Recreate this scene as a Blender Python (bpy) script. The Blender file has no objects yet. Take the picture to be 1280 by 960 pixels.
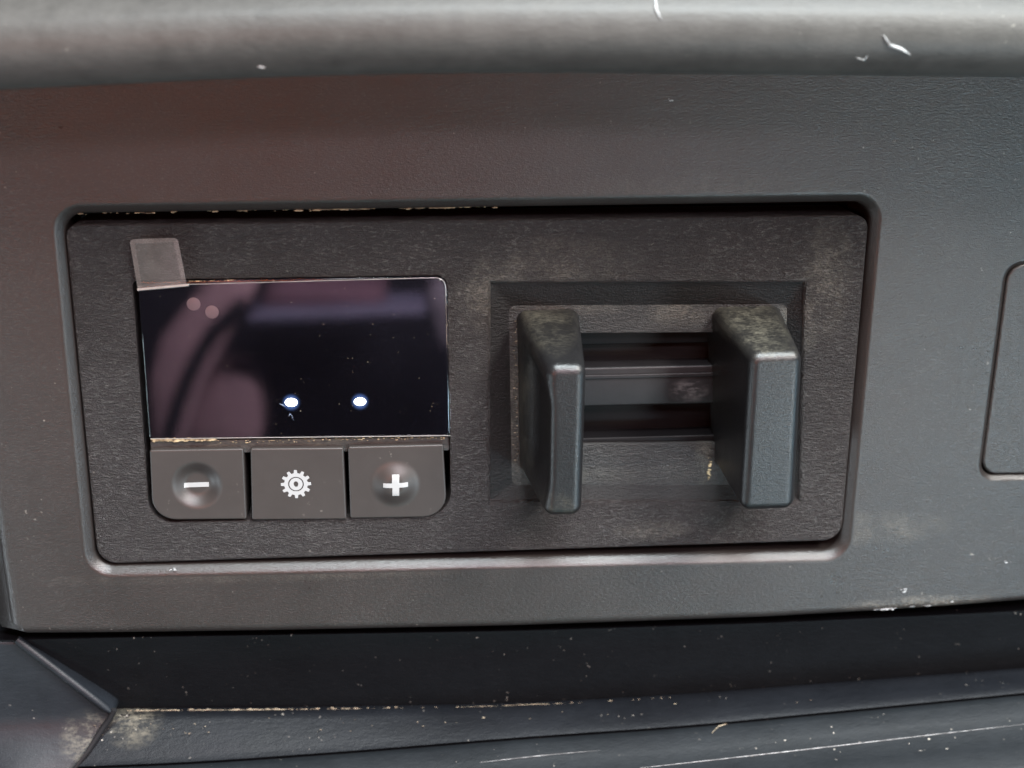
import bpy, bmesh, math, random
from mathutils import Vector, Matrix
from mathutils.geometry import delaunay_2d_cdt
random.seed(7)
S = 0.001                       # everything below is measured in millimetres of the dashboard plane:
                                # x right, y up, z out of the dashboard towards the viewer
def V(p): return Vector((p[0]*S, -p[2]*S, p[1]*S))

# ------------------------------------------------------------------ camera, world, lights, exposure
scn = bpy.context.scene
F = 1600.0
R = ((0.9958623, 0.00380441, 0.0907954), (0.02289036, 0.95640645, -0.29114039), (-0.08794492, 0.29201408, 0.95236205))
CAM = (-10.2106, 49.3634, 157.4675)
cam = bpy.data.objects.new('camera', bpy.data.cameras.new('camera')); scn.collection.objects.link(cam)
m = Matrix.Identity(4)
for i in range(3):
    a = (R[i][0], -R[i][2], R[i][1])
    for j in range(3): m[j][i] = a[j]
m.translation = V(CAM); cam.matrix_world = m
cam.data.sensor_width = 36.0; cam.data.lens = 36.0*F/1280.0
cam.data.clip_start = 0.005; cam.data.clip_end = 20.0
cam.data.dof.use_dof = True; cam.data.dof.focus_distance = 0.163; cam.data.dof.aperture_fstop = 19.0
scn.camera = cam

world = bpy.data.worlds.new('World'); scn.world = world; world.use_nodes = True
bg = world.node_tree.nodes['Background']; bg.inputs[0].default_value = (0.72, 0.62, 0.56, 1); bg.inputs[1].default_value = 0.02

def area(name, pos, aim, w, h, power, col):
    L = bpy.data.lights.new(name, 'AREA'); L.shape = 'RECTANGLE'; L.size = w*S; L.size_y = h*S; L.energy = power; L.color = col
    o = bpy.data.objects.new(name, L); scn.collection.objects.link(o)
    o.location = V(pos); o.rotation_euler = (V(aim)-V(pos)).to_track_quat('-Z', 'Y').to_euler(); return o
area('side_window_light', (260, 300, 230), (20, 0, 0), 110, 90, 3.6, (1.0, 0.98, 0.93))
area('windscreen_light', (70, 300, 125), (0, -10, 0), 270, 50, 4.0, (0.88, 0.97, 1.0))
area('right_fill_warm', (165, -55, 250), (50, 0, 0), 50, 40, 0.17, (1.0, 0.80, 0.60))  # added unseen fill, warms and brightens the right of the fascia
area('right_fill_low', (170, -110, 250), (50, 0, 0), 60, 40, 0.44, (0.60, 0.85, 1.0))  # added unseen cool fill for sheen on the right fascia
area('right_fill_far', (280, -60, 170), (50, 0, 0), 60, 60, 0.22, (0.45, 0.8, 1.0))  # unseen fill added at far right to lift the right side
area('left_fill_warm', (-90, 40, 280), (-30, 30, 0), 110, 40, 0.22, (1.0, 0.22, 0.07))  # added unseen warm fill that browns the upper left
area('left_fill_low', (-190, -90, 220), (-30, 0, 0), 80, 60, 0.16, (0.72, 0.95, 1.0))  # unseen fill added at lower left for the left fascia
area('bottom_fill', (20, -230, 230), (0, -20, 0), 160, 50, 0.12, (0.55, 1.0, 1.0))  # unseen fill added below to lift the lower fascia
area('left_edge_fill', (-300, -160, 90), (-60, -30, 0), 80, 80, 0.4, (0.8, 0.92, 1.0))  # unseen light added to pick out the left bevel and corner
area('seat_fill', (60, 160, 260), (-80, -220, 440), 120, 120, 4.4, (1.0, 0.78, 0.85))  # unseen lamp added to brighten the mirrored seat
scn.view_settings.view_transform = 'Standard'; scn.view_settings.look = 'None'
scn.view_settings.exposure = 0.0; scn.view_settings.gamma = 1.0

# ------------------------------------------------------------------ helpers
def at(px, py, z=0.0):
    c = ((px-640)/F, (480-py)/F, -1.0)
    d = [sum(c[i]*R[i][j] for i in range(3)) for j in range(3)]
    t = (z-CAM[2])/d[2]
    return (CAM[0]+t*d[0], CAM[1]+t*d[1], z)
def at2(px, py, z=0.0): return at(px, py, z)[:2]
def q2(pts, z): return [at2(a, b, z) for a, b in pts]

def interp(tab, x):
    if x <= tab[0][0]: a, b = tab[0], tab[1]
    else:
        for a, b in zip(tab, tab[1:]):
            if x <= b[0]: break
    return a[1]+(b[1]-a[1])*(x-a[0])/(b[0]-a[0])

def ccw(p):
    s = sum(p[i][0]*p[(i+1) % len(p)][1]-p[(i+1) % len(p)][0]*p[i][1] for i in range(len(p)))
    return p if s > 0 else p[::-1]
def rounded(pts, rad, n=8, seg=10):
    """polygon with rounded corners; the same point count for the same corner count"""
    if not hasattr(rad, '__len__'): rad = [rad]*len(pts)
    if ccw(pts) is not pts: pts = pts[::-1]; rad = list(rad)[::-1]
    pts = [Vector(p) for p in pts]
    N = len(pts); arcs = []
    for i in range(N):
        p, a, b = pts[i], pts[i-1], pts[(i+1) % N]
        u, v = (a-p).normalized(), (b-p).normalized()
        ang = u.angle(v); r = rad[i]; d = min(r/math.tan(ang/2), (a-p).length*0.49, (b-p).length*0.49)
        r = d*math.tan(ang/2); c = p+(u+v).normalized()*(r/math.sin(ang/2))
        s, e = p+u*d-c, p+v*d-c
        t0 = math.atan2(s.y, s.x); t1 = math.atan2(e.y, e.x); dt = (t1-t0+math.pi) % (2*math.pi)-math.pi
        arcs.append([c+Vector((math.cos(t0+dt*k/n), math.sin(t0+dt*k/n)))*r for k in range(n+1)])
    out = []
    for i in range(N):
        out += arcs[i]
        s, e = arcs[i][-1], arcs[(i+1) % N][0]
        for k in range(1, seg): out.append(s.lerp(e, k/seg))
    return [tuple(p) for p in out]
def normals(c):
    """outward normals of a counter-clockwise contour"""
    n = len(c); out = []
    for i in range(n):
        a, b = Vector(c[i-1]), Vector(c[(i+1) % n]); d = (b-a)
        d = d.normalized() if d.length > 1e-9 else Vector((1, 0)); out.append((d.y, -d.x))
    return out
def offset(c, d):
    return [(p[0]+n[0]*d, p[1]+n[1]*d) for p, n in zip(c, normals(c))]
def inside(p, c):
    r = False; x, y = p; j = len(c)-1
    for i in range(len(c)):
        xi, yi = c[i]; xj, yj = c[j]
        if (yi > y) != (yj > y) and x < (xj-xi)*(y-yi)/(yj-yi)+xi: r = not r
        j = i
    return r

class MB:
    def __init__(s): s.v = []; s.f = []
    def add(s, p): s.v.append(tuple(p)); return len(s.v)-1
    def ring(s, pts): return [s.add(p) for p in pts]
    def bridge(s, a, b, closed=True, flip=False):
        n = len(a)
        for i in range(n if closed else n-1):
            j = (i+1) % n; f = (a[i], a[j], b[j], b[i]); s.f.append(f[::-1] if flip else f)
    def fill(s, outer, holes, zf, step=0, extra=()):
        P = [tuple(p) for p in outer]; E = [(i, (i+1) % len(outer)) for i in range(len(outer))]
        for h in holes:
            k = len(P); P += [tuple(p) for p in h]; E += [(k+i, k+(i+1) % len(h)) for i in range(len(h))]
        P += list(extra)
        if step:
            xs = [p[0] for p in outer]; ys = [p[1] for p in outer]; y = min(ys)+step*0.5; row = 0
            near = [q for c in [outer]+list(holes) for q in c]
            while y < max(ys):
                x = min(xs)+step*(0.5 if row % 2 else 1.0)
                while x < max(xs):
                    if inside((x, y), outer) and not any(inside((x, y), h) for h in holes) and all((x-q[0])**2+(y-q[1])**2 > step*step*0.09 for q in near): P.append((x, y))
                    x += step
                y += step*0.87; row += 1
        vs, es, fs, ov, oe, of = delaunay_2d_cdt([Vector(p) for p in P], E, [], 1, 1e-5)
        base = len(s.v)
        for p in vs: s.v.append((p.x, p.y, zf(p.x, p.y)))
        for f in fs:
            c = (sum(vs[i].x for i in f)/len(f), sum(vs[i].y for i in f)/len(f))
            if any(inside(c, h) for h in holes): continue
            a, b, d = (vs[i] for i in f[:3]); f = [base+i for i in f]
            s.f.append(tuple(f) if (b-a).cross(d-a) > 0 else tuple(f[::-1]))
    def roll(s, c, zf, r, depth, hole=False, k=6, lip=0.12):
        """rounded edge and wall round contour c (flat lip, quarter roll, wall down to depth)"""
        sg = -1 if hole else 1; nn = normals(c); rings = []
        def rg(off, dz, absz=None): return s.ring([(p[0]+n[0]*off*sg, p[1]+n[1]*off*sg, (zf(p[0], p[1])+dz) if absz is None else absz) for p, n in zip(c, nn)])
        rings.append(rg(-lip, 0)); 
        for i in range(k+1):
            a = math.pi/2*i/k; rings.append(rg(r*math.sin(a), -r*(1-math.cos(a))))
        rings.append(rg(r+0.01, 0, absz=depth))
        for a, b in zip(rings, rings[1:]): s.bridge(b, a, flip=hole)
        return rings[-1]
    def plate(s, outer, holes, zf, r_out, depth, r_hole=None, step=0, extra=(), lip=0.12, back=True):
        outer = ccw(outer); holes = [ccw(h) for h in holes]; r_hole = r_out if r_hole is None else r_hole
        if not hasattr(r_hole, '__len__'): r_hole = [r_hole]*len(holes)
        s.fill(offset(outer, -lip), [offset(h, lip) for h in holes], zf, step, extra)
        ro = s.roll(outer, zf, r_out, depth, lip=lip)
        rh = [s.roll(h, zf, r, depth, hole=True, lip=lip) for h, r in zip(holes, r_hole)]
        if back and not holes: s.f.append(tuple(ro[::-1]))
        return s
    def tube(s, pts, r, n=6):
        prev = None
        for i, p in enumerate(pts):
            a, b = Vector(pts[max(i-1, 0)]), Vector(pts[min(i+1, len(pts)-1)]); d = (b-a).normalized()
            u = d.cross(Vector((0.1, 0.2, 1))).normalized(); w = d.cross(u)
            rr = r(i/(len(pts)-1)) if callable(r) else r
            g = s.ring([tuple(Vector(p)+(u*math.cos(2*math.pi*k/n)+w*math.sin(2*math.pi*k/n))*rr) for k in range(n)])
            if prev: s.bridge(prev, g, flip=True)
            else: s.f.append(tuple(g))
            prev = g
        s.f.append(tuple(prev[::-1])); return s
    def blob(s, c, rx, ry, rz, jit=0.3, n=6):
        b = s.add((c[0], c[1], c[2]+rz)); mid = s.ring([(c[0]+rx*math.cos(6.283*k/n)*(1+random.uniform(-jit, jit)), c[1]+ry*math.sin(6.283*k/n)*(1+random.uniform(-jit, jit)), c[2]+rz*0.2) for k in range(n)])
        lo = s.ring([(c[0]+rx*0.8*math.cos(6.283*k/n), c[1]+ry*0.8*math.sin(6.283*k/n), c[2]-rz*0.6) for k in range(n)])
        for k in range(n): s.f.append((mid[k], mid[(k+1) % n], b))
        s.bridge(lo, mid); s.f.append(tuple(lo[::-1]))
    def build(s, name, mat, parent=None, sharp=50, smooth=True):
        me = bpy.data.meshes.new(name); me.from_pydata([V(p) for p in s.v], [], s.f)
        bm = bmesh.new(); bm.from_mesh(me); bmesh.ops.remove_doubles(bm, verts=bm.verts, dist=2e-6)
        bmesh.ops.recalc_face_normals(bm, faces=bm.faces) if getattr(s, 'recalc', False) else None
        bm.to_mesh(me); bm.free()
        if smooth:
            me.shade_smooth(); me.set_sharp_from_angle(angle=math.radians(sharp))
        me.materials.append(mat); o = bpy.data.objects.new(name, me); scn.collection.objects.link(o)
        if parent is not None:
            o.parent = parent
            if parent.type == 'EMPTY': o.location = -parent.location
        return o

def tag(o, label=None, cat=None, group=None, kind=None):
    for k, v in (('label', label), ('category', cat), ('group', group), ('kind', kind)):
        if v: o[k] = v
    return o
def empty(name, pos, label, cat, group=None):
    o = bpy.data.objects.new(name, None); scn.collection.objects.link(o); o.location = V(pos); o.empty_display_size = 0.01
    return tag(o, label, cat, group)

# ------------------------------------------------------------------ materials
def plastic(name, base, rough=0.5, spec=0.5, grain=(420, 1100), bump=0.035, fine=0.4, mottle=0.15, dirt=(), dirt_highlight_col=(0.30, 0.27, 0.22), flecks=0.0, rvar=0.08, coat=0.0, dirt_scale=260, ridge_glint=0.0):
    m = bpy.data.materials.new(name); m.use_nodes = True; nt = m.node_tree; N = nt.nodes; L = nt.links
    b = N['Principled BSDF']
    def nd(t, **k):
        n = N.new(t)
        for a, v in k.items(): setattr(n, a, v)
        return n
    def mth(op, a, c=None, cl=False):
        n = nd('ShaderNodeMath', operation=op, use_clamp=cl)
        for i, x in enumerate((a, c)):
            if x is None: continue
            if isinstance(x, (int, float)): n.inputs[i].default_value = x
            else: L.new(x, n.inputs[i])
        return n.outputs[0]
    def noise(vec, scale, det=3, ro=0.55, dist=0.0):
        n = nd('ShaderNodeTexNoise'); L.new(vec, n.inputs['Vector']); n.inputs['Scale'].default_value = scale
        n.inputs['Detail'].default_value = det; n.inputs['Roughness'].default_value = ro; n.inputs['Distortion'].default_value = dist; return n.outputs['Fac']
    def ramp(x, lo, hi, a=0.0, c=1.0):
        n = nd('ShaderNodeMapRange'); n.clamp = True; L.new(x, n.inputs[0])
        for i, v in enumerate((lo, hi, a, c)): n.inputs[1+i].default_value = v
        return n.outputs[0]
    def mixc(f, a, c):
        n = nd('ShaderNodeMix', data_type='RGBA'); L.new(f, n.inputs[0])
        for i, x in ((6, a), (7, c)):
            if isinstance(x, tuple): n.inputs[i].default_value = (*x[:3], 1)
            else: L.new(x, n.inputs[i])
        return n.outputs[2]
    tc = nd('ShaderNodeTexCoord').outputs['Object']
    mp = nd('ShaderNodeMapping'); L.new(tc, mp.inputs[0]); mp.inputs['Scale'].default_value = (grain[0]*2, grain[1]*2, grain[1]*2); st = mp.outputs[0]
    g1 = noise(st, 0.6, 4, 0.6, 0.25); g2 = noise(st, 1.5, 3, 0.6, 0.2); g3 = noise(tc, 5200, 2, 0.6)
    h = mth('ADD', mth('ADD', mth('MULTIPLY', g1, 1.0), mth('MULTIPLY', g2, 0.5)), mth('MULTIPLY', g3, fine))
    big = noise(tc, 95, 5, 0.6, 0.4); mid = noise(tc, 600, 4, 0.65)
    if bump > 0:
        bp = nd('ShaderNodeBump'); bp.inputs['Strength'].default_value = 1.0; bp.inputs['Distance'].default_value = bump*S
        L.new(h, bp.inputs['Height']); L.new(bp.outputs[0], b.inputs['Normal'])
    dark = tuple(c*(1-mottle) for c in base); lite = tuple(c*(1+mottle) for c in base)
    col = mixc(ramp(mth('ADD', mth('MULTIPLY', big, 0.6), mth('MULTIPLY', mid, 0.4)), 0.35, 0.65), dark, lite)
    if ridge_glint > 0: col = mixc(mth('MULTIPLY', ramp(mth('ADD', mth('MULTIPLY', g1, 0.6), mth('MULTIPLY', g2, 0.4)), 0.52, 0.66), mth('MULTIPLY', ramp(big, 0.35, 0.65, 0.4, 1.0), ridge_glint)), col, (0.13, 0.125, 0.12))  # glints on the grain peaks painted in as paler colour
    rg = mth('ADD', ramp(big, 0.3, 0.7, rough-rvar*0.45, rough+rvar*0.45), mth('MULTIPLY', mth('SUBTRACT', mid, 0.5), 0.06))
    if dirt:  # pale patches: dirt, plus a painted highlight on ledge and lip
        sx = nd('ShaderNodeSeparateXYZ'); L.new(tc, sx.inputs[0]); tot = None
        dn = noise(tc, dirt_scale, 8, 0.8, 0.15); ds = noise(st, 0.8, 5, 0.75, 0.2)
        pat = ramp(mth('ADD', mth('MULTIPLY', dn, 0.5), mth('MULTIPLY', ds, 0.5)), 0.47, 0.62)
        for (x, y, rx, ry, amt) in dirt:
            dx = mth('DIVIDE', mth('SUBTRACT', sx.outputs[0], x*S), rx*S); dy = mth('DIVIDE', mth('SUBTRACT', sx.outputs[2], y*S), ry*S)
            r2 = mth('ADD', mth('MULTIPLY', dx, dx), mth('MULTIPLY', dy, dy)); w = mth('MULTIPLY', ramp(r2, 0.0, 1.0, 1.0, 0.0), amt)
            tot = w if tot is None else mth('MAXIMUM', tot, w)
        k = mth('MULTIPLY', tot, mth('ADD', mth('MULTIPLY', pat, 0.95), 0.05), True)
        col = mixc(k, col, dirt_highlight_col); rg = mth('ADD', rg, mth('MULTIPLY', k, 0.35), True)
    if flecks > 0:
        fl = noise(tc, 1500, 2, 0.5); fm = ramp(noise(tc, 170, 3, 0.6), 0.5, 0.7)
        k = mth('MULTIPLY', mth('MULTIPLY', ramp(fl, 0.70, 0.74), fm), flecks, True); col = mixc(k, col, (0.35, 0.33, 0.29))
    L.new(col, b.inputs['Base Color']); L.new(rg, b.inputs['Roughness'])
    b.inputs['Specular IOR Level'].default_value = spec; b.inputs['Coat Weight'].default_value = coat
    return m
def simple(name, base, rough, spec=0.5, ior=1.5, emit=None, power=0.0, alpha=1.0):
    m = bpy.data.materials.new(name); m.use_nodes = True; b = m.node_tree.nodes['Principled BSDF']
    b.inputs['Base Color'].default_value = (*base, 1); b.inputs['Roughness'].default_value = rough
    b.inputs['Specular IOR Level'].default_value = spec; b.inputs['IOR'].default_value = ior; b.inputs['Alpha'].default_value = alpha
    if emit: b.inputs['Emission Color'].default_value = (*emit, 1); b.inputs['Emission Strength'].default_value = power
    return m
def crust(name, a, c, rough=0.9):
    m = bpy.data.materials.new(name); m.use_nodes = True; nt = m.node_tree; b = nt.nodes['Principled BSDF']
    n = nt.nodes.new('ShaderNodeTexNoise'); n.inputs['Scale'].default_value = 900; n.inputs['Detail'].default_value = 4
    tc = nt.nodes.new('ShaderNodeTexCoord'); nt.links.new(tc.outputs['Object'], n.inputs['Vector'])
    r = nt.nodes.new('ShaderNodeValToRGB'); r.color_ramp.elements[0].position = 0.4; r.color_ramp.elements[1].position = 0.62
    r.color_ramp.elements[0].color = (*a, 1); r.color_ramp.elements[1].color = (*c, 1)
    nt.links.new(n.outputs['Fac'], r.inputs[0]); nt.links.new(r.outputs[0], b.inputs['Base Color']); b.inputs['Roughness'].default_value = rough
    return m

def D(px, py, rx, ry, a, z=0): x, y = at2(px, py, z); return (x, y, rx/10.2, ry/10.2, a)
M_fascia = plastic('grained_fascia_plastic', (0.019, 0.0158, 0.0145), 0.31, 0.5, (1500, 4200), 0.065, 0.5, 0.10,
    dirt=[D(1150, 755, 130, 14, 0.5), D(1100, 660, 120, 30, 0.18), D(400, 715, 400, 14, 0.15), D(880, 240, 200, 30, 0.12)], flecks=0.5, ridge_glint=0.22)
M_rim = plastic('smooth_rim_plastic', (0.019, 0.0158, 0.0145), 0.34, 0.5, (800, 4200), 0.05, 0.5, 0.10, rvar=0.04)
M_plate = plastic('leathery_faceplate_plastic', (0.015, 0.0115, 0.0112), 0.35, 0.40, (1250, 3300), 0.46, 0.3, 0.12,
    dirt=[D(620, 370, 60, 60, 0.40), D(700, 330, 120, 40, 0.22), D(1035, 350, 40, 90, 0.30), D(815, 665, 60, 18, 0.30), D(1000, 400, 40, 60, 0.35), D(700, 340, 60, 22, 0.25), D(185, 310, 10, 40, 0.1)], flecks=0.4, ridge_glint=0.62)
M_recess = plastic('worn_recess_plastic', (0.008, 0.007, 0.0068), 0.46, 0.5, (1150, 3300), 0.22, 0.4, 0.15,
    dirt=[D(855, 395, 50, 22, 0.50), D(720, 385, 100, 18, 0.28), D(985, 405, 40, 30, 0.55), D(643, 500, 14, 120, 0.50), D(640, 600, 30, 30, 0.4), D(884, 575, 14, 50, 0.5), D(800, 600, 200, 16, 0.16)], ridge_glint=0.2, dirt_highlight_col=(0.21, 0.195, 0.16))
M_slope = plastic('shaded_slope_plastic', (0.006, 0.0055, 0.0055), 0.42, 0.22, (1250, 3300), 0.14)  # darker than the recess floor: shade on the slope put into the colour
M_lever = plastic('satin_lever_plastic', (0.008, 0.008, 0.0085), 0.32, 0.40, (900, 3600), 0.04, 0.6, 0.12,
    dirt=[D(685, 398, 60, 40, 0.55, 6), D(945, 398, 62, 42, 0.65, 6), D(660, 520, 12, 130, 0.25, 3), D(690, 620, 26, 26, 0.3, 8), D(893, 520, 12, 90, 0.25, 2)], dirt_highlight_col=(0.17, 0.16, 0.12))
M_button = plastic('smooth_button_plastic', (0.028, 0.024, 0.022), 0.47, 0.5, (1500, 2500), 0.005, 0.6, 0.06, flecks=0.25, rvar=0.04)
M_bezel = plastic('dusty_bezel_plastic', (0.025, 0.025, 0.024), 0.55, 0.5, (500, 1500), 0.10, 0.5, 0.3, dirt=[D(375, 552, 220, 12, 0.7)], dirt_highlight_col=(0.17, 0.15, 0.11))
M_pad = plastic('soft_pad_plastic', (0.048, 0.046, 0.043), 0.52, 0.3, (500, 900), 0.05, 0.3, 0.22, flecks=0.3, rvar=0.1)
M_lower = plastic('dark_lower_trim_plastic', (0.004, 0.0045, 0.0055), 0.52, 0.15, (500, 1100), 0.06, 0.5, 0.15,
    flecks=0.7)
M_ledge = plastic('dusty_ledge_plastic', (0.004, 0.005, 0.007), 0.50, 0.22, (420, 900), 0.06, 0.5, 0.2,
    dirt=[D(160, 918, 45, 36, 0.45), D(1200, 962, 200, 14, 0.4)], dirt_highlight_col=(0.27, 0.25, 0.19), flecks=1.0)  # dust at left; the lower right patch paints a highlight
M_lip = plastic('dull_lip_plastic', (0.007, 0.009, 0.011), 0.55, 0.3, (420, 900), 0.05, 0.5, 0.2, dirt=[D(1230, 958, 190, 16, 1.0, 8), D(1120, 975, 250, 16, 0.5, 10)], dirt_highlight_col=(0.30, 0.31, 0.33), flecks=1.0)  # these pale patches paint the broad highlight at lower right
M_corner = plastic('corner_trim_plastic', (0.006, 0.008, 0.011), 0.5, 0.4, (400, 900), 0.04, 0.5, 0.2,
    dirt=[D(105, 930, 40, 40, 0.4, 0)], dirt_highlight_col=(0.27, 0.25, 0.19), flecks=0.7)
M_black = simple('unlit_cavity_plastic', (0.006, 0.006, 0.007), 0.7, 0.3)
M_slot = plastic('slot_plastic', (0.004, 0.0035, 0.004), 0.5, 0.15, (500, 1500), 0.02, 0.4, 0.2)
M_rail = plastic('grey_rail_plastic', (0.011, 0.010, 0.011), 0.42, 0.3, (500, 1500), 0.015, 0.4, 0.2, dirt=[D(860, 487, 30, 20, 0.55, -3)], dirt_highlight_col=(0.16, 0.15, 0.15))
M_glass = simple('black_display_glass', (0.0035, 0.004, 0.007), 0.035, 0.5, 1.75)
M_spot = simple('white_glow_spot', (1, 1, 1), 0.4, 0.5, 1.5, (0.86, 0.93, 1.0), 9.0)  # glowing spots put in for lamp reflections in the display
M_sensor = simple('dull_sensor_window', (0.16, 0.14, 0.15), 0.5)
M_icon = simple('white_printed_ink', (0.28, 0.29, 0.29), 0.5)
M_grime = crust('tan_crumbly_dirt', (0.16, 0.12, 0.07), (0.62, 0.50, 0.30))
M_pale = crust('pale_dust', (0.12, 0.10, 0.07), (0.40, 0.34, 0.24))
M_glow_smear = crust('glow_tinted_smear', (0.12, 0.16, 0.26), (0.40, 0.48, 0.62))  # smear colour tinted blue to paint the glow near the spots
M_gap = crust('dull_brown_dirt', (0.07, 0.05, 0.03), (0.26, 0.20, 0.12))
M_chip = crust('bare_scuffed_plastic', (0.14, 0.14, 0.14), (0.40, 0.41, 0.41), 0.5)

# ------------------------------------------------------------------ the dashboard round the module
back = MB(); rr = rounded([(-110, -62), (110, -62), (110, 70), (-110, 70)], 4)
back.plate(rr, [], lambda x, y: -14.0, 1.0, -18.0)
tag(back.build('dashboard_backing', M_black), kind='structure')

def zfas(x, y): return -0.0009*max(0, x-50)**2 - 0.0011*max(0, -x-46)**2
px_open = q2([(107, 722), (62, 255), (1106, 240), (1062, 702)], 0)
opening = rounded(ccw(px_open), 3.6, 10, 12)
px_cov = [(1221, 603), (1257, 326), (1580, 326), (1560, 603)]
cov_hole = rounded(q2(px_cov, 0), 2.6, 8, 8)
bot = [(24, 785), (330, 781), (640, 775), (960, 764), (1280, 746), (1640, 722)]
top = [(1640, 78), (1280, 70), (960, 66), (640, 66), (330, 74), (-50, 92)]
left = [(-38, 300), (-8, 560), (10, 690)]
outl = [at2(*p) for p in bot+top+left]
# round off the two left corners and densify
outl = rounded(outl, [0.8]*len(outl), 3, 8)
f = empty('dashboard_fascia', (0, -34, -1), 'dark grey grained fascia panel framing the brake control module', 'dashboard panel')
mb = MB(); mb.fill(offset(outl, -0.2), [offset(opening, 0.2), offset(cov_hole, 0.1)], zfas, 4.5); mb.roll(outl, zfas, 1.3, -9.0, lip=0.2)
mb.build('panel', M_fascia, f)
def rim(c, k, lip, w=1.0):
    mb = MB(); rg = [mb.ring([(p[0]-n[0]*o*k, p[1]-n[1]*o*k, zfas(*p)+dz*k) for p, n in zip(c, normals(c))]) for o, dz in ((-lip/k, 0), (-0.1, 0), (0.05, -0.01), (0.2, -0.05), (0.35, -0.13), (0.5, -0.25), (0.7, -0.42), (0.9, -0.60), (1.1, -0.81), (1.22, -1.0), (1.3, -1.2), (1.33, -1.5), (1.34, -9.0/k))]
    for g1, g2 in zip(rg, rg[1:]): mb.bridge(g2, g1, flip=True)
    return mb
sb = MB(); lp = [at2(a_, b_) for a_, b_ in ((27, 790), (24, 785), (10, 690), (-8, 560), (-38, 300), (-50, 92))]
sb.bridge(sb.ring([(x-3.0, y, -1.75) for x, y in lp]), sb.ring([(x+0.3, y, 0.02+zfas(x, y)) for x, y in lp]), closed=False); sb.bridge(sb.ring([(x-3.3, y, -8.0) for x, y in lp]), sb.ring([(x-3.0, y, -1.75) for x, y in lp]), closed=False)
sb.recalc = True; sb.build('side_bevel', M_rim, f, sharp=80)
rim(opening, 1.0, 0.2).build('opening_rim', M_rim, f); rim(cov_hole, 0.62, 0.1).build('opening_rim', M_rim, f)

cov = MB(); cov.plate(rounded(q2([(1231, 591), (1265, 334), (1572, 334), (1552, 591)], -0.3), 2.0, 8, 8), [], lambda x, y: zfas(x, y)-0.25, 0.35, -6.0, step=4, lip=0.1)
tag(cov.build('blank_cover', M_fascia), 'blank grey rounded cover plate set in the fascia at the right edge', 'cover plate')

# lips round the top pad: a profile swept along x, drooping to the left
droop = [(-200, 122), (0, 116), (200, 103), (480, 94), (640, 92), (900, 95), (1280, 98), (1600, 104)]
def sweep_pad():
    s = MB(); prev = None; zc = 20.0
    prof = [(-9, 5.6), (3, 2.6), (10, 0.8)]
    r = 4.6
    for k in range(0, 10):
        a = math.radians(-90+k*14); prof.append((zc-5+r*math.cos(a), r+r*math.sin(a)))
    z0, y0 = prof[-1]
    for k in range(1, 9): prof.append((z0-k*2.6-0.05*k*k, y0+k*1.9+0.02*k*k))
    for i in range(61):
        px = -260+i*2060/60
        b = at(px, interp(droop, px), zc-2)
        # smooth the droop over neighbours
        yb = sum(at(px+d, interp(droop, px+d), zc-2)[1] for d in (-160, -80, 0, 80, 160))/5
        g = s.ring([(b[0], yb+dy, z) for z, dy in prof])
        if prev: s.bridge(prev, g, closed=False, flip=False)
        prev = g
    return s
pad = sweep_pad(); pad.recalc = True
top_pad = pad.build('dashboard_top_pad', M_pad); tag(top_pad, 'light grey padded dashboard lip overhanging the fascia along the top', 'dashboard pad')

# lower trim: strips between curves read along x, each at its own depth
xs = [-120+i*1720/43 for i in range(44)]
Bc = [(-120, 803), (150, 797), (640, 789), (960, 779), (1280, 764), (1600, 744)]
Cc = [(-120, 892), (150, 887), (400, 885), (640, 881), (850, 870), (1040, 855), (1280, 837), (1600, 808)]
Dc = [(-120, 972), (250, 957), (460, 942), (640, 927), (860, 912), (1280, 871), (1600, 838)]
def strips(curves, sm=60):
    s = MB(); prev = None
    for cv, z in curves:
        g = []
        for x in xs:
            y = sum(interp(cv, x+d) for d in (-sm, -sm/2, 0, sm/2, sm))/5 if isinstance(cv, list) else cv(x); g.append(at(x, y, z))
        g = s.ring(g)
        if prev: s.bridge(g, prev, closed=False)
        prev = g
    return s
sh = lambda cv, d: [(a, b+d) for a, b in cv]
low = empty('lower_dashboard_trim', (0, -52, 0), 'near black lower trim panel with a dusty stepped ledge under the fascia', 'dashboard trim')
w = strips([(sh(Bc, -34), -12.0), (sh(Bc, -3), -3.6), (sh(Bc, 0), -3.0), (sh(Bc, 4), -3.1), (sh(Cc, -30), -5.6), (sh(Cc, -3), -6.4), (sh(Cc, 0), -6.6), (sh(Cc, 8), -8.0)])
w.build('upper_band', M_lower, low, sharp=75)
w = strips([(sh(Cc, -6), -7.6), (sh(Cc, 0.5), -6.0), (sh(Cc, 3), -5.3), (sh(Cc, 14), -3.6), (sh(Dc, -14), -0.8), (sh(Dc, -5), 0.2), (sh(Dc, -1), -0.4), (sh(Dc, 3), -2.5)])
w.build('ledge', M_ledge, low, sharp=75)
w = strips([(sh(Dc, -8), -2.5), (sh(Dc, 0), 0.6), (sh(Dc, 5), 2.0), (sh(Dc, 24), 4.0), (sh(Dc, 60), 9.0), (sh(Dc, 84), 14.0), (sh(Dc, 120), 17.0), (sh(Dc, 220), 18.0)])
w.build('lower_lip', M_lip, low, sharp=75)

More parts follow.
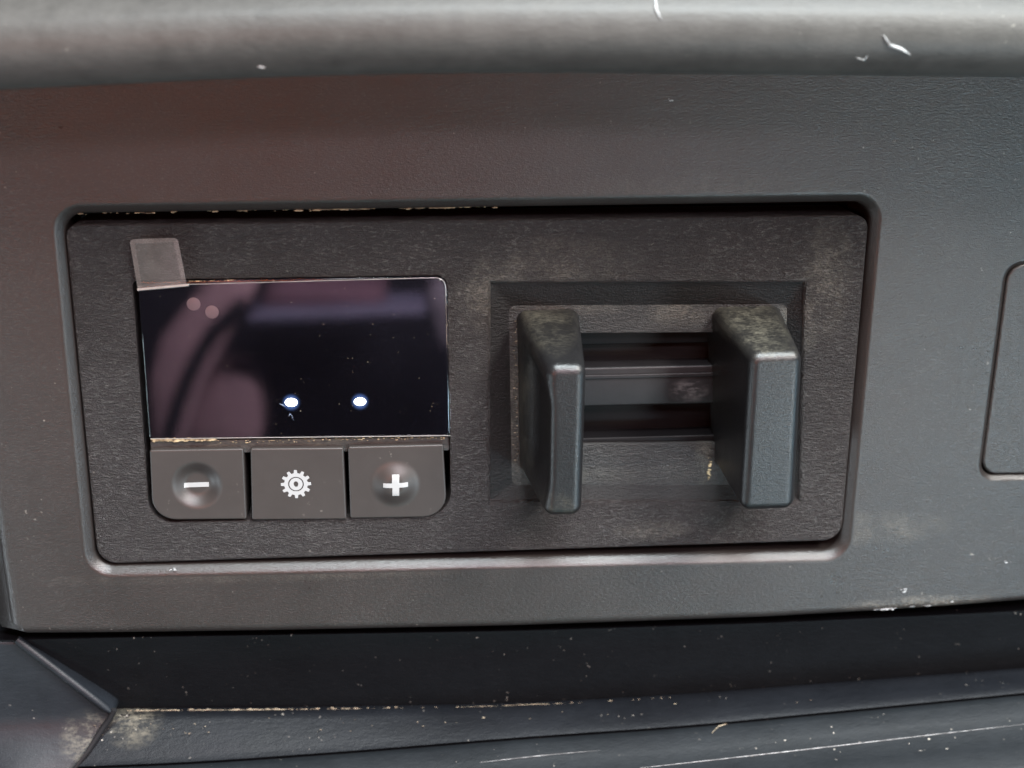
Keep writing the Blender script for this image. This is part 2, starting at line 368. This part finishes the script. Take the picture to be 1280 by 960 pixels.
# left corner piece with a raised rib
cp = empty('corner_trim', (-62, -50, 4), 'dark corner trim piece with a raised diagonal rib at lower left', 'dashboard trim')
cx, cy = at2(15, 975, 2)
YC0, YC1 = at(120, 893, -2.6)[1], at(80, 985, 1.4)[1]
def smooth(t): t = max(0.0, min(1.0, t)); return t*t*(3-2*t)
def zcor(x, y):
    d = ((x-cx)/6.5)**2+((y-cy+1.0)/3.6)**2
    return -2.9+4.3*smooth((YC0-y)/(YC0-YC1))+1.6*math.exp(-d)
cor = MB(); cor.plate(rounded([at2(-80, 806, -2.9), at2(30, 806, -2.9), at2(139, 893, -2.8), at2(106, 934, -1.4), at2(78, 970, 0.6), at2(50, 1010, 1.4), at2(-80, 1010, 1.4)], [0.4, 0.4, 0.6, 1.0, 1.0, 1, 1], 5, 8), [], zcor, 0.5, -8.0, step=1.3, lip=0.15)
cor.build('corner_body', M_corner, cp)
rib = MB()
ra, rb2 = Vector(at(30, 806, -2.6)), Vector(at(139, 890, -2.6))
rib.tube([tuple(ra.lerp(rb2, t)) for t in (-0.08, 0, 0.25, 0.5, 0.75, 0.93, 1.0)], lambda t: 0.58*(1 if t < 0.9 else (0.85 if t < 0.97 else 0.45)), 12)
rib.build('rib', M_corner, cp)
mb = MB(); mb.tube([at(143, 887, -2.6), at(137, 899, -2.6), at(129, 909, -2.4), at(111, 937, -1.2), at(85, 970, 0.6), at(66, 1000, 1.6)], 0.42, 8); mb.build('seam_shadow', M_black, cp)  # black tube painting the shadow line in the seam

# ------------------------------------------------------------------ the control module
ZF = -0.6
mod = empty('brake_control_module', (0, -22, ZF), 'black trailer brake control module with dark display, three buttons and two squeeze levers', 'control module')
face = rounded(q2([(122, 706), (80, 281), (1087, 269), (1052, 676)], ZF), [2.6, 1.6, 1.8, 2.6], 8, 14)
win = rounded(q2([(186, 655), (164, 349), (560, 343), (565, 645)], ZF), [3.4, 1.0, 1.6, 3.4], 7, 10)
dish = rounded(q2([(606, 634), (606, 347), (1013, 347), (1006, 634)], ZF), 0.9, 5, 12)
slot_z = ZF-1.5
dfloor = rounded(q2([(640, 606), (636, 382), (984, 380), (978, 606)], slot_z), 0.9, 5, 12)
slot = rounded(q2([(655, 556), (655, 416), (975, 414), (970, 553)], slot_z), 0.35, 4, 10)
fin = offset(face, -0.45)
mb = MB(); mb.plate(fin, [win, dish], lambda x, y: ZF, 0.45, -9.0, [0.12, 0.8], step=5, lip=0.12, back=False)
mb.build('faceplate', M_plate, mod)
# shallow recess under the levers
rc = MB()
r0 = rc.ring([(p[0], p[1], ZF-0.70) for p in offset(dish, -0.76)])
r1 = rc.ring([(p[0], p[1], slot_z) for p in dfloor]); r1b = rc.ring([(p[0], p[1], slot_z) for p in offset(dfloor, -0.15)])
rc.bridge(r1, r1b)
sl = MB(); n1 = sl.ring([rc.v[i] for i in r0]); n2 = sl.ring([rc.v[i] for i in r1]); sl.bridge(n1, n2); sl.build('recess_slope', M_slope, mod, sharp=75)
rc.fill(offset(dfloor, -0.15), [offset(slot, 0.1)], lambda x, y: slot_z, 3)
rc.roll(slot, lambda x, y: slot_z, 0.12, -8.0, hole=True, lip=0.1)
rc.recalc = False
rc.build('slider_recess', M_recess, mod, sharp=75)
# slot floor with step and rail
sf = MB(); sx0, sx1 = at2(650, 480, slot_z)[0], at2(980, 480, slot_z)[0]
def hbar(s, y0, y1, z0, z1, r=0.18):
    c = rounded([(y0, z0), (y1, z0), (y1, z1), (y0, z1)], r, 4, 2); a = s.ring([(sx0, p[0], p[1]) for p in c]); b = s.ring([(sx1, p[0], p[1]) for p in c])
    s.bridge(a, b, flip=False); s.f.append(tuple(a)); s.f.append(tuple(b[::-1])); s.recalc = True
Y = lambda py, z: at2(800, py, z)[1]
hbar(sf, Y(600, -6), Y(395, -6), -7.5, -6.0); sf.build('slot_floor', M_slot, mod)
rl = MB(); hbar(rl, Y(507, -2.6), Y(458, -2.6), -6.1, -2.6, 0.35); rl.build('rail', M_rail, mod, sharp=60)
rl = MB(); hbar(rl, Y(473, -2.3), Y(468, -2.3), -2.8, -2.35, 0.12); rl.build('rail_ridge', M_rail, mod, sharp=60)
rl = MB(); hbar(rl, Y(556, -2.4), Y(545, -2.9), -6.1, -2.6, 0.2); rl.build('lower_ledge', M_slot, mod, sharp=60)
rl = MB(); hbar(rl, Y(430, -4.4), Y(408, -4.4), -6.1, -4.4, 0.2); rl.build('upper_ledge', M_slot, mod, sharp=60)

# display
disp = empty('display', (0, 0, 0), None, None); disp.parent = mod; disp.location = V(at(372, 450, ZF))-mod.location
for k in ('label', 'category'): 
    if k in disp: del disp[k]
dloc = V(at(372, 450, ZF))
def dbuild(mb, name, mat, **k):
    o = mb.build(name, mat, None, **k); o.parent = disp; o.location = -dloc; return o
ZD = ZF+0.15
gl = rounded(q2([(188, 548), (174, 354), (556, 347), (561, 544)], ZD), [0.5, 0.5, 1.6, 0.5], 6, 8)
mb = MB(); mb.plate(gl, [], lambda x, y: ZD, 0.18, -4.0, step=0, lip=0.1); dbuild(mb, 'glass', M_glass)
def halo_mat(x, y):  # blue glow round a spot, painted as emission fading outward
    m = bpy.data.materials.new('painted_halo'); m.use_nodes = True; nt = m.node_tree; N = nt.nodes; L = nt.links; b = N['Principled BSDF']
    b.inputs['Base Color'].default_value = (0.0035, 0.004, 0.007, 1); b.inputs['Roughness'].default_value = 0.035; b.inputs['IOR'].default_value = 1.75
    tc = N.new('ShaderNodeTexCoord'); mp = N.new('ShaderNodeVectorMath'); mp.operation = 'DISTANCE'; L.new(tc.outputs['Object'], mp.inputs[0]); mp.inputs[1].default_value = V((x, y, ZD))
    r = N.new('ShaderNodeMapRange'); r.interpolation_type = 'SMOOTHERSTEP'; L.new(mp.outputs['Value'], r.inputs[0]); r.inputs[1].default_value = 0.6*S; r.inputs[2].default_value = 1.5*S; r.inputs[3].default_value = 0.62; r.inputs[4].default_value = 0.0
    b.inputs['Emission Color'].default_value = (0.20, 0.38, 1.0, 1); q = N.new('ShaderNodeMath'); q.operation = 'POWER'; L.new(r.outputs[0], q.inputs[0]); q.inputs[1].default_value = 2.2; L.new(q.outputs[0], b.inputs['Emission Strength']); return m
def disc(c, r1, r2, h0, h1, mat, name):
    x, y = c; mb = MB(); n = 28
    c0 = mb.add((x, y, ZD+h1)); g1 = mb.ring([(x+r1*.8*math.cos(6.2832*k/n), y+r2*.8*math.sin(6.2832*k/n), ZD+h1*0.9) for k in range(n)]); g2 = mb.ring([(x+r1*math.cos(6.2832*k/n), y+r2*math.sin(6.2832*k/n), ZD+h0) for k in range(n)])
    for k in range(n): mb.f.append((g1[k], g1[(k+1) % n], c0))
    mb.bridge(g2, g1); return dbuild(mb, name, mat)
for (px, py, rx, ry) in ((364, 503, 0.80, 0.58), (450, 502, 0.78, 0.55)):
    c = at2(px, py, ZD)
    disc(c, 1.75, 1.75, 0.004, 0.006, halo_mat(*c), 'spot_halo'); disc(c, rx, ry, 0.0, 0.08, M_spot, 'glow_spot')  # emissive halo and spot discs stand in for reflected lamps
for (px, py) in ((242, 380), (265, 390)):
    x, y = at2(px, py, ZD); mb = MB(); n = 20
    g1 = mb.ring([(x+.75*math.cos(6.2832*k/n), y+.75*math.sin(6.2832*k/n), ZD+0.03) for k in range(n)]); g2 = mb.ring([(x+.9*math.cos(6.2832*k/n), y+.9*math.sin(6.2832*k/n), ZD-0.02) for k in range(n)])
    mb.f.append(tuple(g1)); mb.bridge(g2, g1); dbuild(mb, 'light_sensor', M_sensor)

# clear film with a pull tab, stuck over the display
film = empty('protective_film', at(372, 450, ZD), 'clear protective film with a milky pull tab stuck over the dark display', 'protective film')
def film_mat(name, milk, gloss_rough, col=(0.62, 0.60, 0.56)):
    m = bpy.data.materials.new(name); m.use_nodes = True; nt = m.node_tree; N = nt.nodes; L = nt.links; N.remove(N['Principled BSDF'])
    out = N['Material Output']; tr = N.new('ShaderNodeBsdfTransparent'); gs = N.new('ShaderNodeBsdfGlossy'); gs.inputs['Roughness'].default_value = gloss_rough
    df = N.new('ShaderNodeBsdfDiffuse'); df.inputs[0].default_value = (*col, 1)
    fr = N.new('ShaderNodeFresnel'); fr.inputs[0].default_value = 1.5; m1 = N.new('ShaderNodeMixShader'); m2 = N.new('ShaderNodeMixShader')
    ns = N.new('ShaderNodeTexNoise'); ns.inputs['Scale'].default_value = 500; ns.inputs['Detail'].default_value = 6
    tc = N.new('ShaderNodeTexCoord'); L.new(tc.outputs['Object'], ns.inputs['Vector'])
    mr = N.new('ShaderNodeMapRange'); L.new(ns.outputs['Fac'], mr.inputs[0]); mr.inputs[1].default_value = 0.35; mr.inputs[2].default_value = 0.75; mr.inputs[3].default_value = milk*0.8; mr.inputs[4].default_value = milk*1.25
    n2 = N.new('ShaderNodeTexNoise'); n2.inputs['Scale'].default_value = 60; L.new(tc.outputs['Object'], n2.inputs['Vector'])
    bp = N.new('ShaderNodeBump'); bp.inputs['Distance'].default_value = 0.000012; L.new(n2.outputs['Fac'], bp.inputs['Height']); L.new(bp.outputs[0], gs.inputs['Normal'])
    L.new(mr.outputs[0], m1.inputs[0]); L.new(tr.outputs[0], m1.inputs[1]); L.new(df.outputs[0], m1.inputs[2])
    L.new(fr.outputs[0], m2.inputs[0]); L.new(m1.outputs[0], m2.inputs[1]); L.new(gs.outputs[0], m2.inputs[2]); L.new(m2.outputs[0], out.inputs[0])
    return m
M_film = film_mat('clear_film', 0.0006, 0.03); M_tab = film_mat('milky_film', 0.10, 0.05)
M_edge = film_mat('film_cut_edge', 0.35, 0.3)
ZT = ZD+0.18
sheet = ccw(rounded(q2([(187, 549), (172, 352), (558, 346), (564, 545)], ZT), [0.3, 0.3, 1.3, 0.4], 5, 10))
mb = MB(); mb.plate(sheet, [], lambda x, y: ZT, 0.05, ZT-0.1, lip=0.05); mb.build('film_sheet', M_film, film)
zt = lambda x, y: ZT+0.15+0.04*(y-at2(200, 355, ZT)[1])
tab = ccw(rounded(q2([(172, 363), (162, 299), (222, 297), (233, 355)], ZT+0.3), [0.1, 0.5, 0.6, 0.3], 6, 8))
mb = MB(); mb.fill(tab, [], zt, 1.0); mb.build('pull_tab', M_tab, film)
mb = MB(); c = [(p[0], p[1], zt(*p)+0.03) for p in tab]; c = c+c[:2]
ins = offset(tab, -0.55); a = mb.ring([(p[0], p[1], zt(*p)+0.04) for p in tab]); b = mb.ring([(p[0], p[1], zt(*p)+0.05) for p in ins]); mb.bridge(a, b)
mb.build('tab_border', M_tab, film)
e0, e1 = at(172, 362, ZT+0.2), at(236, 356, ZT+0.2)
mb = MB(); mb.tube([tuple(Vector(e0).lerp(Vector(e1), k/8)) for k in range(9)], 0.22, 8); mb.build('tab_fold', M_edge, film)
mb = MB(); mb.tube([at(234+(545-234)*k/20, 355.5-8.3*k/20, ZT) for k in range(21)]+[at(551, 348.5, ZT), at(555, 352, ZT), at(557, 358, ZT), at(557.5, 370, ZT)], 0.055, 5); mb.build('film_edge', M_edge, film)
mb = MB(); mb.tube([at(188+(563-188)*k/20, 548.5-4*k/20, ZT) for k in range(21)], 0.05, 5); mb.build('film_edge', M_edge, film)

# bezel strip and buttons
bz = MB(); bzc = rounded(q2([(190, 566), (189, 552), (560, 547), (561, 562)], ZF-0.5), 0.15, 4, 20)
bz.plate(bzc, [], lambda x, y: ZF-0.5+0.25*math.sin(x*7.1+2*math.sin(x*2.3))*0.3, 0.15, -5, lip=0.05); bz.build('bezel_strip', M_bezel, mod)
ZB = ZF+0.35
def smooth(t): t = max(0.0, min(1.0, t)); return t*t*(3-2*t)
def make_button(quad, rads, ctr, kind):
    c = q2(quad, ZB); cont = rounded(c, rads, 7, 8)
    cxy = at2(*ctr, ZB); rad = 3.35
    def zf(x, y):
        d = math.hypot(x-cxy[0], y-cxy[1])/rad; base = ZB
        if kind == 'dip': return base-1.0*smooth((1.0-d)/0.6)+0.0
        if kind == 'dome': return base+0.85*smooth((1.0-d)/0.75)
        return base
    extra = []
    if kind != 'flat':
        extra = [cxy]
        for i in range(1, 19):
            r = rad*1.04*i/18; n = 8+i*3
            extra += [(cxy[0]+r*math.cos(6.2832*(k+0.5*(i % 2))/n), cxy[1]+r*math.sin(6.2832*(k+0.5*(i % 2))/n)) for k in range(n)]
    b = MB(); b.plate(offset(cont, -0.2), [], zf, 0.22, -5.0, extra=extra, lip=0.08)
    o = b.build('button', M_button, mod); return o, zf
def icon(contour, holes, zf, parent):
    mb = MB(); contour = ccw(contour); holes = [ccw(h) for h in holes]
    top = lambda x, y: zf(x, y)+0.07
    mb.fill(contour, holes, top, 0.35)
    for c, hl in [(contour, False)]+[(h, True) for h in holes]:
        a = mb.ring([(p[0], p[1], top(*p)) for p in c]); b = mb.ring([(p[0], p[1], zf(*p)-0.03) for p in c]); mb.bridge(b, a, flip=hl)
    return mb.build('icon', M_icon, parent)
def dens(poly, step=0.35):
    out = []
    for i in range(len(poly)):
        a, b = Vector(poly[i]), Vector(poly[(i+1) % len(poly)]); n = max(1, int((b-a).length/step))
        out += [tuple(a.lerp(b, k/n)) for k in range(n)]
    return out
b1, z1 = make_button([(191, 650), (187, 563), (304, 561), (308, 649)], [3.0, 0.25, 0.25, 0.25], (246, 607), 'dip')
tag(b1, 'minus button with a round finger dip')
b2, z2 = make_button([(315, 650), (313, 561), (429, 560), (433, 649)], 0.25, (371, 605), 'flat')
tag(b2, 'flat settings button with a gear mark')
b3, z3 = make_button([(438, 648), (435, 559), (554, 556), (559, 646)], [0.25, 0.25, 0.25, 3.0], (494, 605), 'dome')
tag(b3, 'plus button with a round raised dome')
icon(dens(q2([(230, 609.8), (230, 604.2), (261, 603.2), (261, 608.8)], ZB-0.8)), [], z1, b1)
icon(dens(q2([(479, 609), (479, 604), (490, 603.5), (490, 593), (499, 593), (499, 603), (510, 602.5), (510, 608), (499, 608.5), (499, 619), (490.5, 619), (490.5, 609)], ZB+0.6)), [], z3, b3)
gx, gy = at2(370, 605, ZB); gear = []
for t in range(12):
    for (dd, rr_) in ((-0.30, 1.52), (-0.17, 1.95), (0.17, 1.95), (0.30, 1.52)):
        a = 2*math.pi*(t+dd)/12; gear.append((gx+rr_*math.cos(a), gy+rr_*math.sin(a)))
circ = lambda r, n=28, ex=1.0: [(gx+r*ex*math.cos(6.2832*k/n), gy+r*math.sin(6.2832*k/n)) for k in range(n)]
icon(gear, [circ(1.02)], z2, b2); icon(circ(0.86), [circ(0.40, 16, 0.75)], z2, b2)

# the two squeeze levers
def lever(root, front, zr, zfr, lab, scoop=None):
    A = ccw([(p[0], p[1]) for p in q2(root, zr)]); B = ccw([(p[0], p[1]) for p in q2(front, zfr)])
    # same starting corner: both begin at bottom left in pixel order given
    mb = MB(); rings = []
    def ring(t, shrink=0.0, z=None, crad=1.3):
        q = [tuple(Vector(a).lerp(Vector(b), t)) for a, b in zip(A, B)]
        c = rounded(q, crad, 6, 14); 
        if shrink: c = offset(c, -shrink)
        zz = zr+(zfr-zr)*t if z is None else z
        if scoop:
            ys = [p[1] for p in c]; y0, y1 = min(ys), max(ys); xm = (min(p[0] for p in c)+max(p[0] for p in c))/2; xl = min(p[0] for p in c); xh = max(p[0] for p in c)
            out = []
            for x, y in c:
                v = (y-y0)/(y1-y0); w = smooth((v-0.03)/0.22)*smooth((0.93-v)/0.2)*smooth((t-0.18)/0.2)*smooth((1.08-t)/0.3)
                side = max(0.0, (xm-x)/(xm-xl)) if scoop < 0 else max(0.0, (x-xm)/(xh-xm))
                out.append((x-scoop*0+(1.0 if scoop < 0 else -1.0)*abs(scoop)*w*side**2, y))
            c = out
        return mb.ring([(p[0], p[1], zz) for p in c])
    ts = [-0.15]+[i/14 for i in range(0, 13)]
    for t in ts: rings.append(ring(t))
    rr_ = 1.05; nz = 7; tb = 1-rr_/(zfr-zr)
    for i in range(nz+1):
        a = math.pi/2*i/nz; rings.append(ring(tb+(1-tb)*math.sin(a), rr_*(1-math.cos(a)), z=zfr-rr_+rr_*math.sin(a)))
    rings.append(ring(1.0, rr_+0.2, z=zfr+0.0)); 
    for a, b in zip(rings, rings[1:]): mb.bridge(a, b)
    mb.f.append(tuple(rings[-1]))
    return tag(mb.build('squeeze_lever', M_lever, mod, sharp=80), lab)
lever([(650, 588), (646, 388), (724, 386), (716, 586)], [(681, 647), (684, 458), (733, 458), (727, 646)], slot_z, 12.5, 'left squeeze lever with a scooped outer side', -1.5)
lever([(894, 582), (890, 384), (976, 382), (972, 580)], [(926, 640), (939, 443), (1004, 441), (993, 638)], slot_z, 12.5, 'right squeeze lever, the wider looking one')

# ------------------------------------------------------------------ dust, crumbs and scuffs (real lumps)
def crumbs(name, path, z, n, size, mat, spread=0.1, parent=None, flat=0.5, kindtag='stuff', aspect=2.0, label=None):
    mb = MB()
    for _ in range(n):
        t = random.random()*(len(path)-1); i = min(int(t), len(path)-2); u = t-i
        px = path[i][0]+(path[i+1][0]-path[i][0])*u; py = path[i][1]+(path[i+1][1]-path[i][1])*u
        x, y, zz = at(px, py, z(px, py) if callable(z) else z); s = size*random.uniform(0.35, 1.0)**1.5
        mb.blob((x+random.gauss(0, spread), y+random.gauss(0, spread), zz+s*0.1), s*random.uniform(1, aspect), s*random.uniform(0.4, 0.8), s*flat)
    o = mb.build(name, mat, parent, smooth=False); o['kind'] = 'stuff'
    if label: o['label'] = label
    return o
# in the gap above the faceplate
for a, b, n in ((388, 470, 70), (500, 632, 70), (100, 380, 30)):
    crumbs('dirt', [(a, 262-0.018*(a-400)), (b, 261-0.018*(b-400))], -1.3, n, 0.20, M_gap, 0.08, mod, 0.6, aspect=3.0)
crumbs('dirt', [(192, 550), (268, 549)], ZF+0.1, 150, 0.24, M_grime, 0.10, mod, 0.5, aspect=2.5)
crumbs('dirt', [(270, 552), (430, 549), (556, 547)], ZF-0.2, 120, 0.13, M_grime, 0.14, mod, 0.5)
crumbs('dirt', [(236, 352), (275, 351)], ZF+0.05, 60, 0.16, M_grime, 0.03, mod, 0.6, aspect=3.0)
crumbs('dirt', [(280, 351), (305, 350)], ZF+0.05, 14, 0.13, M_grime, 0.03, mod, 0.6, aspect=3.0)
crumbs('dirt', [(646, 395), (645, 590)], slot_z+0.1, 70, 0.12, M_pale, 0.2, mod)
crumbs('dirt', [(888, 570), (886, 600)], slot_z+0.1, 30, 0.14, M_grime, 0.08, mod)
# on the film
crumbs('dust', [(195, 370), (540, 370)], ZT+0.02, 20, 0.07, M_pale, 2.0, film)
crumbs('dust', [(200, 500), (550, 500)], ZT+0.02, 45, 0.06, M_pale, 2.4, film)
crumbs('dust', [(200, 430), (550, 430)], ZT+0.02, 30, 0.06, M_pale, 2.6, film)
crumbs('glow_smudge', [(350, 505), (357, 508)], ZT+0.02, 14, 0.07, M_glow_smear, 0.08, film)  # film smears, coloured to carry the blue glow beside the spot
crumbs('glow_smudge', [(362, 518), (368, 524)], ZT+0.02, 12, 0.08, M_glow_smear, 0.09, film)
# ledge dust
crumbs('dust', [(160, 889), (300, 888), (500, 886)], -5.7, 230, 0.20, M_pale, 0.12, low, 0.4, aspect=3.0)
crumbs('dust', [(500, 886), (640, 884), (700, 881), (840, 872)], -5.7, 90, 0.13, M_pale, 0.08, low, 0.4, aspect=4.0)
crumbs('dust', [(150, 905), (260, 915), (600, 905), (1200, 870)], -2.2, 60, 0.11, M_pale, 0.9, low, 0.4)
crumbs('dust', [(105, 930), (125, 910)], -2.4, 40, 0.11, M_pale, 0.7, cp, 0.3)
# scuffed bottom edge of the fascia at right
crumbs('scuff', [(1095, 762), (1130, 757), (1190, 752)], -0.4, 90, 0.26, M_chip, 0.10, f, 0.5, aspect=2.6)
crumbs('scuff', [(1040, 763), (1100, 761)], -0.4, 30, 0.12, M_chip, 0.08, f, 0.5, aspect=2.6)
for px, py in ((1258, 702), (1128, 738), (215, 712), (838, 126)):
    crumbs('scuff', [(px-3, py), (px+4, py)], 0.02, 5, 0.16, M_chip, 0.12, f, 0.4, aspect=2.4)
# chips in the top pad
def pad_z(px, py): return 12.2
def fibre(pts, r, z, name, parent, mat):
    P = [at(a, b, z) for a, b in pts]; mb = MB(); mb.tube(P, lambda t: r*(0.35+0.65*math.sin(math.pi*min(1, t+0.1))), 6); o = mb.build(name, mat, parent); return o
# reflected seat far behind the camera (mirrored in the display glass)
def mir(px, py, Z):
    P = at(px, py, ZD); C = (CAM[0], CAM[1], 2*ZD-CAM[2]); t = (Z-C[2])/(P[2]-C[2])
    return (C[0]+(P[0]-C[0])*t, C[1]+(P[1]-C[1])*t, Z)
M_seat = plastic('plum_seat_cloth', (0.30, 0.20, 0.24), 0.8, 0.3, (90, 120), 0.3, 0.3, 0.15)
M_navy = plastic('navy_seat_cloth', (0.006, 0.008, 0.015), 0.8, 0.3, (90, 120), 0.3, 0.3, 0.15)
M_trim = plastic('pale_blue_grey_trim', (0.10, 0.10, 0.16), 0.6, 0.4, (90, 120), 0.1, 0.3, 0.15)
ZS = 420
seat = empty('car_seat', mir(300, 560, ZS), 'plum and navy car seat facing the dashboard, mirrored in the dark display', 'car seat')
def pillow(poly, z, depth, mat, name, r=8, e=0.5):
    c = rounded(ccw([mir(a, b, z)[:2] for a, b in poly]), r, 6, 6); s = MB()
    # front faces away from the dashboard plate, so build mirrored in z
    s.fill(c, [], lambda x, y: z, 0); s.f = [ff[::-1] for ff in s.f]
    for (r_, d) in ((0, 0), (2.5, 0.8), (4.5, 2.8), (5.5, 6), (5.5, depth)):
        g = s.ring([(p[0], p[1], z+d) for p in offset(c, r_*e)])
        if r_ or d: s.bridge(pr, g, flip=True)
        pr = g
    s.f.append(tuple(pr)); s.recalc = True
    return s.build(name, mat, seat)
pillow([(60, 640), (60, 250), (720, 250), (720, 640)], ZS+80, 60, M_navy, 'backrest', 20)
pillow([(196, 560), (190, 480), (205, 430), (240, 385), (275, 352), (318, 352), (280, 420), (245, 490), (225, 560)], ZS, 40, M_seat, 'side_bolster')
pillow([(235, 570), (255, 480), (318, 475), (322, 570)], ZS+20, 40, M_seat, 'seat_cushion', 12)
pillow([(325, 386), (345, 364), (480, 372), (470, 385)], ZS+10, 40, plastic('dim_plum_cloth', (0.12, 0.07, 0.10), 0.8, 0.3, (90, 120), 0.3), 'headrest', 10)
pillow([(300, 404), (330, 394), (530, 388), (530, 396), (330, 404)], ZS, 30, M_trim, 'trim_band', 3, 0.3)
mb = MB(); mb.tube([mir(a, b, ZS-2) for a, b in ((212, 545), (226, 500), (243, 455), (268, 412), (305, 378))], 3.2, 8); mb.build('piping', M_navy, seat)

# chips and fibres lying on the pad, a long scratch on the lower lip
from mathutils.bvhtree import BVHTree
def caster(mb):
    t = BVHTree.FromPolygons([Vector(p) for p in mb.v], [f for f in mb.f if len(f) < 5])
    def hit(px, py):
        d = (Vector(at(px, py, 0))-Vector(CAM)).normalized(); h = t.ray_cast(Vector(CAM), d)
        return tuple(h[0]+h[1]*0.0-d*0.05) if h[0] is not None else None
    return hit
def stroke(mb, name, pts, rad, mat, parent, sub=6):
    hit = caster(mb); P = []
    for (a, b) in zip(pts, pts[1:]):
        for k in range(sub):
            q = hit(a[0]+(b[0]-a[0])*k/sub, a[1]+(b[1]-a[1])*k/sub)
            if q: P.append(q)
    if len(P) > 2:
        t = MB(); t.tube(P, lambda u: rad*(0.3+0.7*math.sin(math.pi*min(1.0, 0.08+u*0.9))), 6); o = t.build(name, mat, parent); return o
stroke(pad, 'chip', [(819, -4), (820, 12), (828, 28)], 0.17, M_chip, top_pad)
stroke(pad, 'chip', [(1104, 44), (1112, 56), (1128, 62), (1140, 70)], 0.20, M_chip, top_pad)
stroke(pad, 'chip', [(322, 83), (334, 85)], 0.13, M_chip, top_pad)
stroke(pad, 'chip', [(1070, 72), (1080, 75), (1086, 68)], 0.10, M_chip, top_pad)
stroke(w, 'scratch', [(800, 960), (900, 949), (1040, 933), (1160, 919), (1300, 903)], 0.055, M_chip, low, 10)
stroke(w, 'scratch', [(600, 953), (680, 944), (760, 937)], 0.04, M_chip, low, 8)
stroke(w, 'scratch', [(890, 916), (898, 908), (915, 903)], 0.08, M_pale, low, 5)
stroke(w, 'scratch', [(813, 910), (820, 907), (826, 911), (835, 908)], 0.10, M_pale, low, 5)
pillow([(538, 372), (580, 350), (590, 430), (556, 444)], ZS, 30, plastic('grey_haze_panel', (0.16, 0.15, 0.19), 0.8, 0.3, (90, 120), 0.1), 'haze_panel', 6, 0.4)  # unseen panel added so the display mirrors a pale haze patch
for seg_, rad_ in (([(168, 888.5), (230, 888)], 0.06), ([(238, 888), (330, 887), (372, 887)], 0.09), ([(380, 887), (470, 886), (520, 885.5)], 0.06), ([(560, 884.5), (690, 880), (760, 877)], 0.045)):
    P = []
    for (a_, b_) in zip(seg_, seg_[1:]): P += [at(a_[0]+(b_[0]-a_[0])*k/8, a_[1]+(b_[1]-a_[1])*k/8+random.uniform(-.5, .5), -5.7) for k in range(8)]
    mb = MB(); mb.tube(P, lambda u: rad_*(0.5+0.5*math.sin(u*23)**2), 5); o = mb.build('dust_line', M_pale, low); o['kind'] = 'stuff'
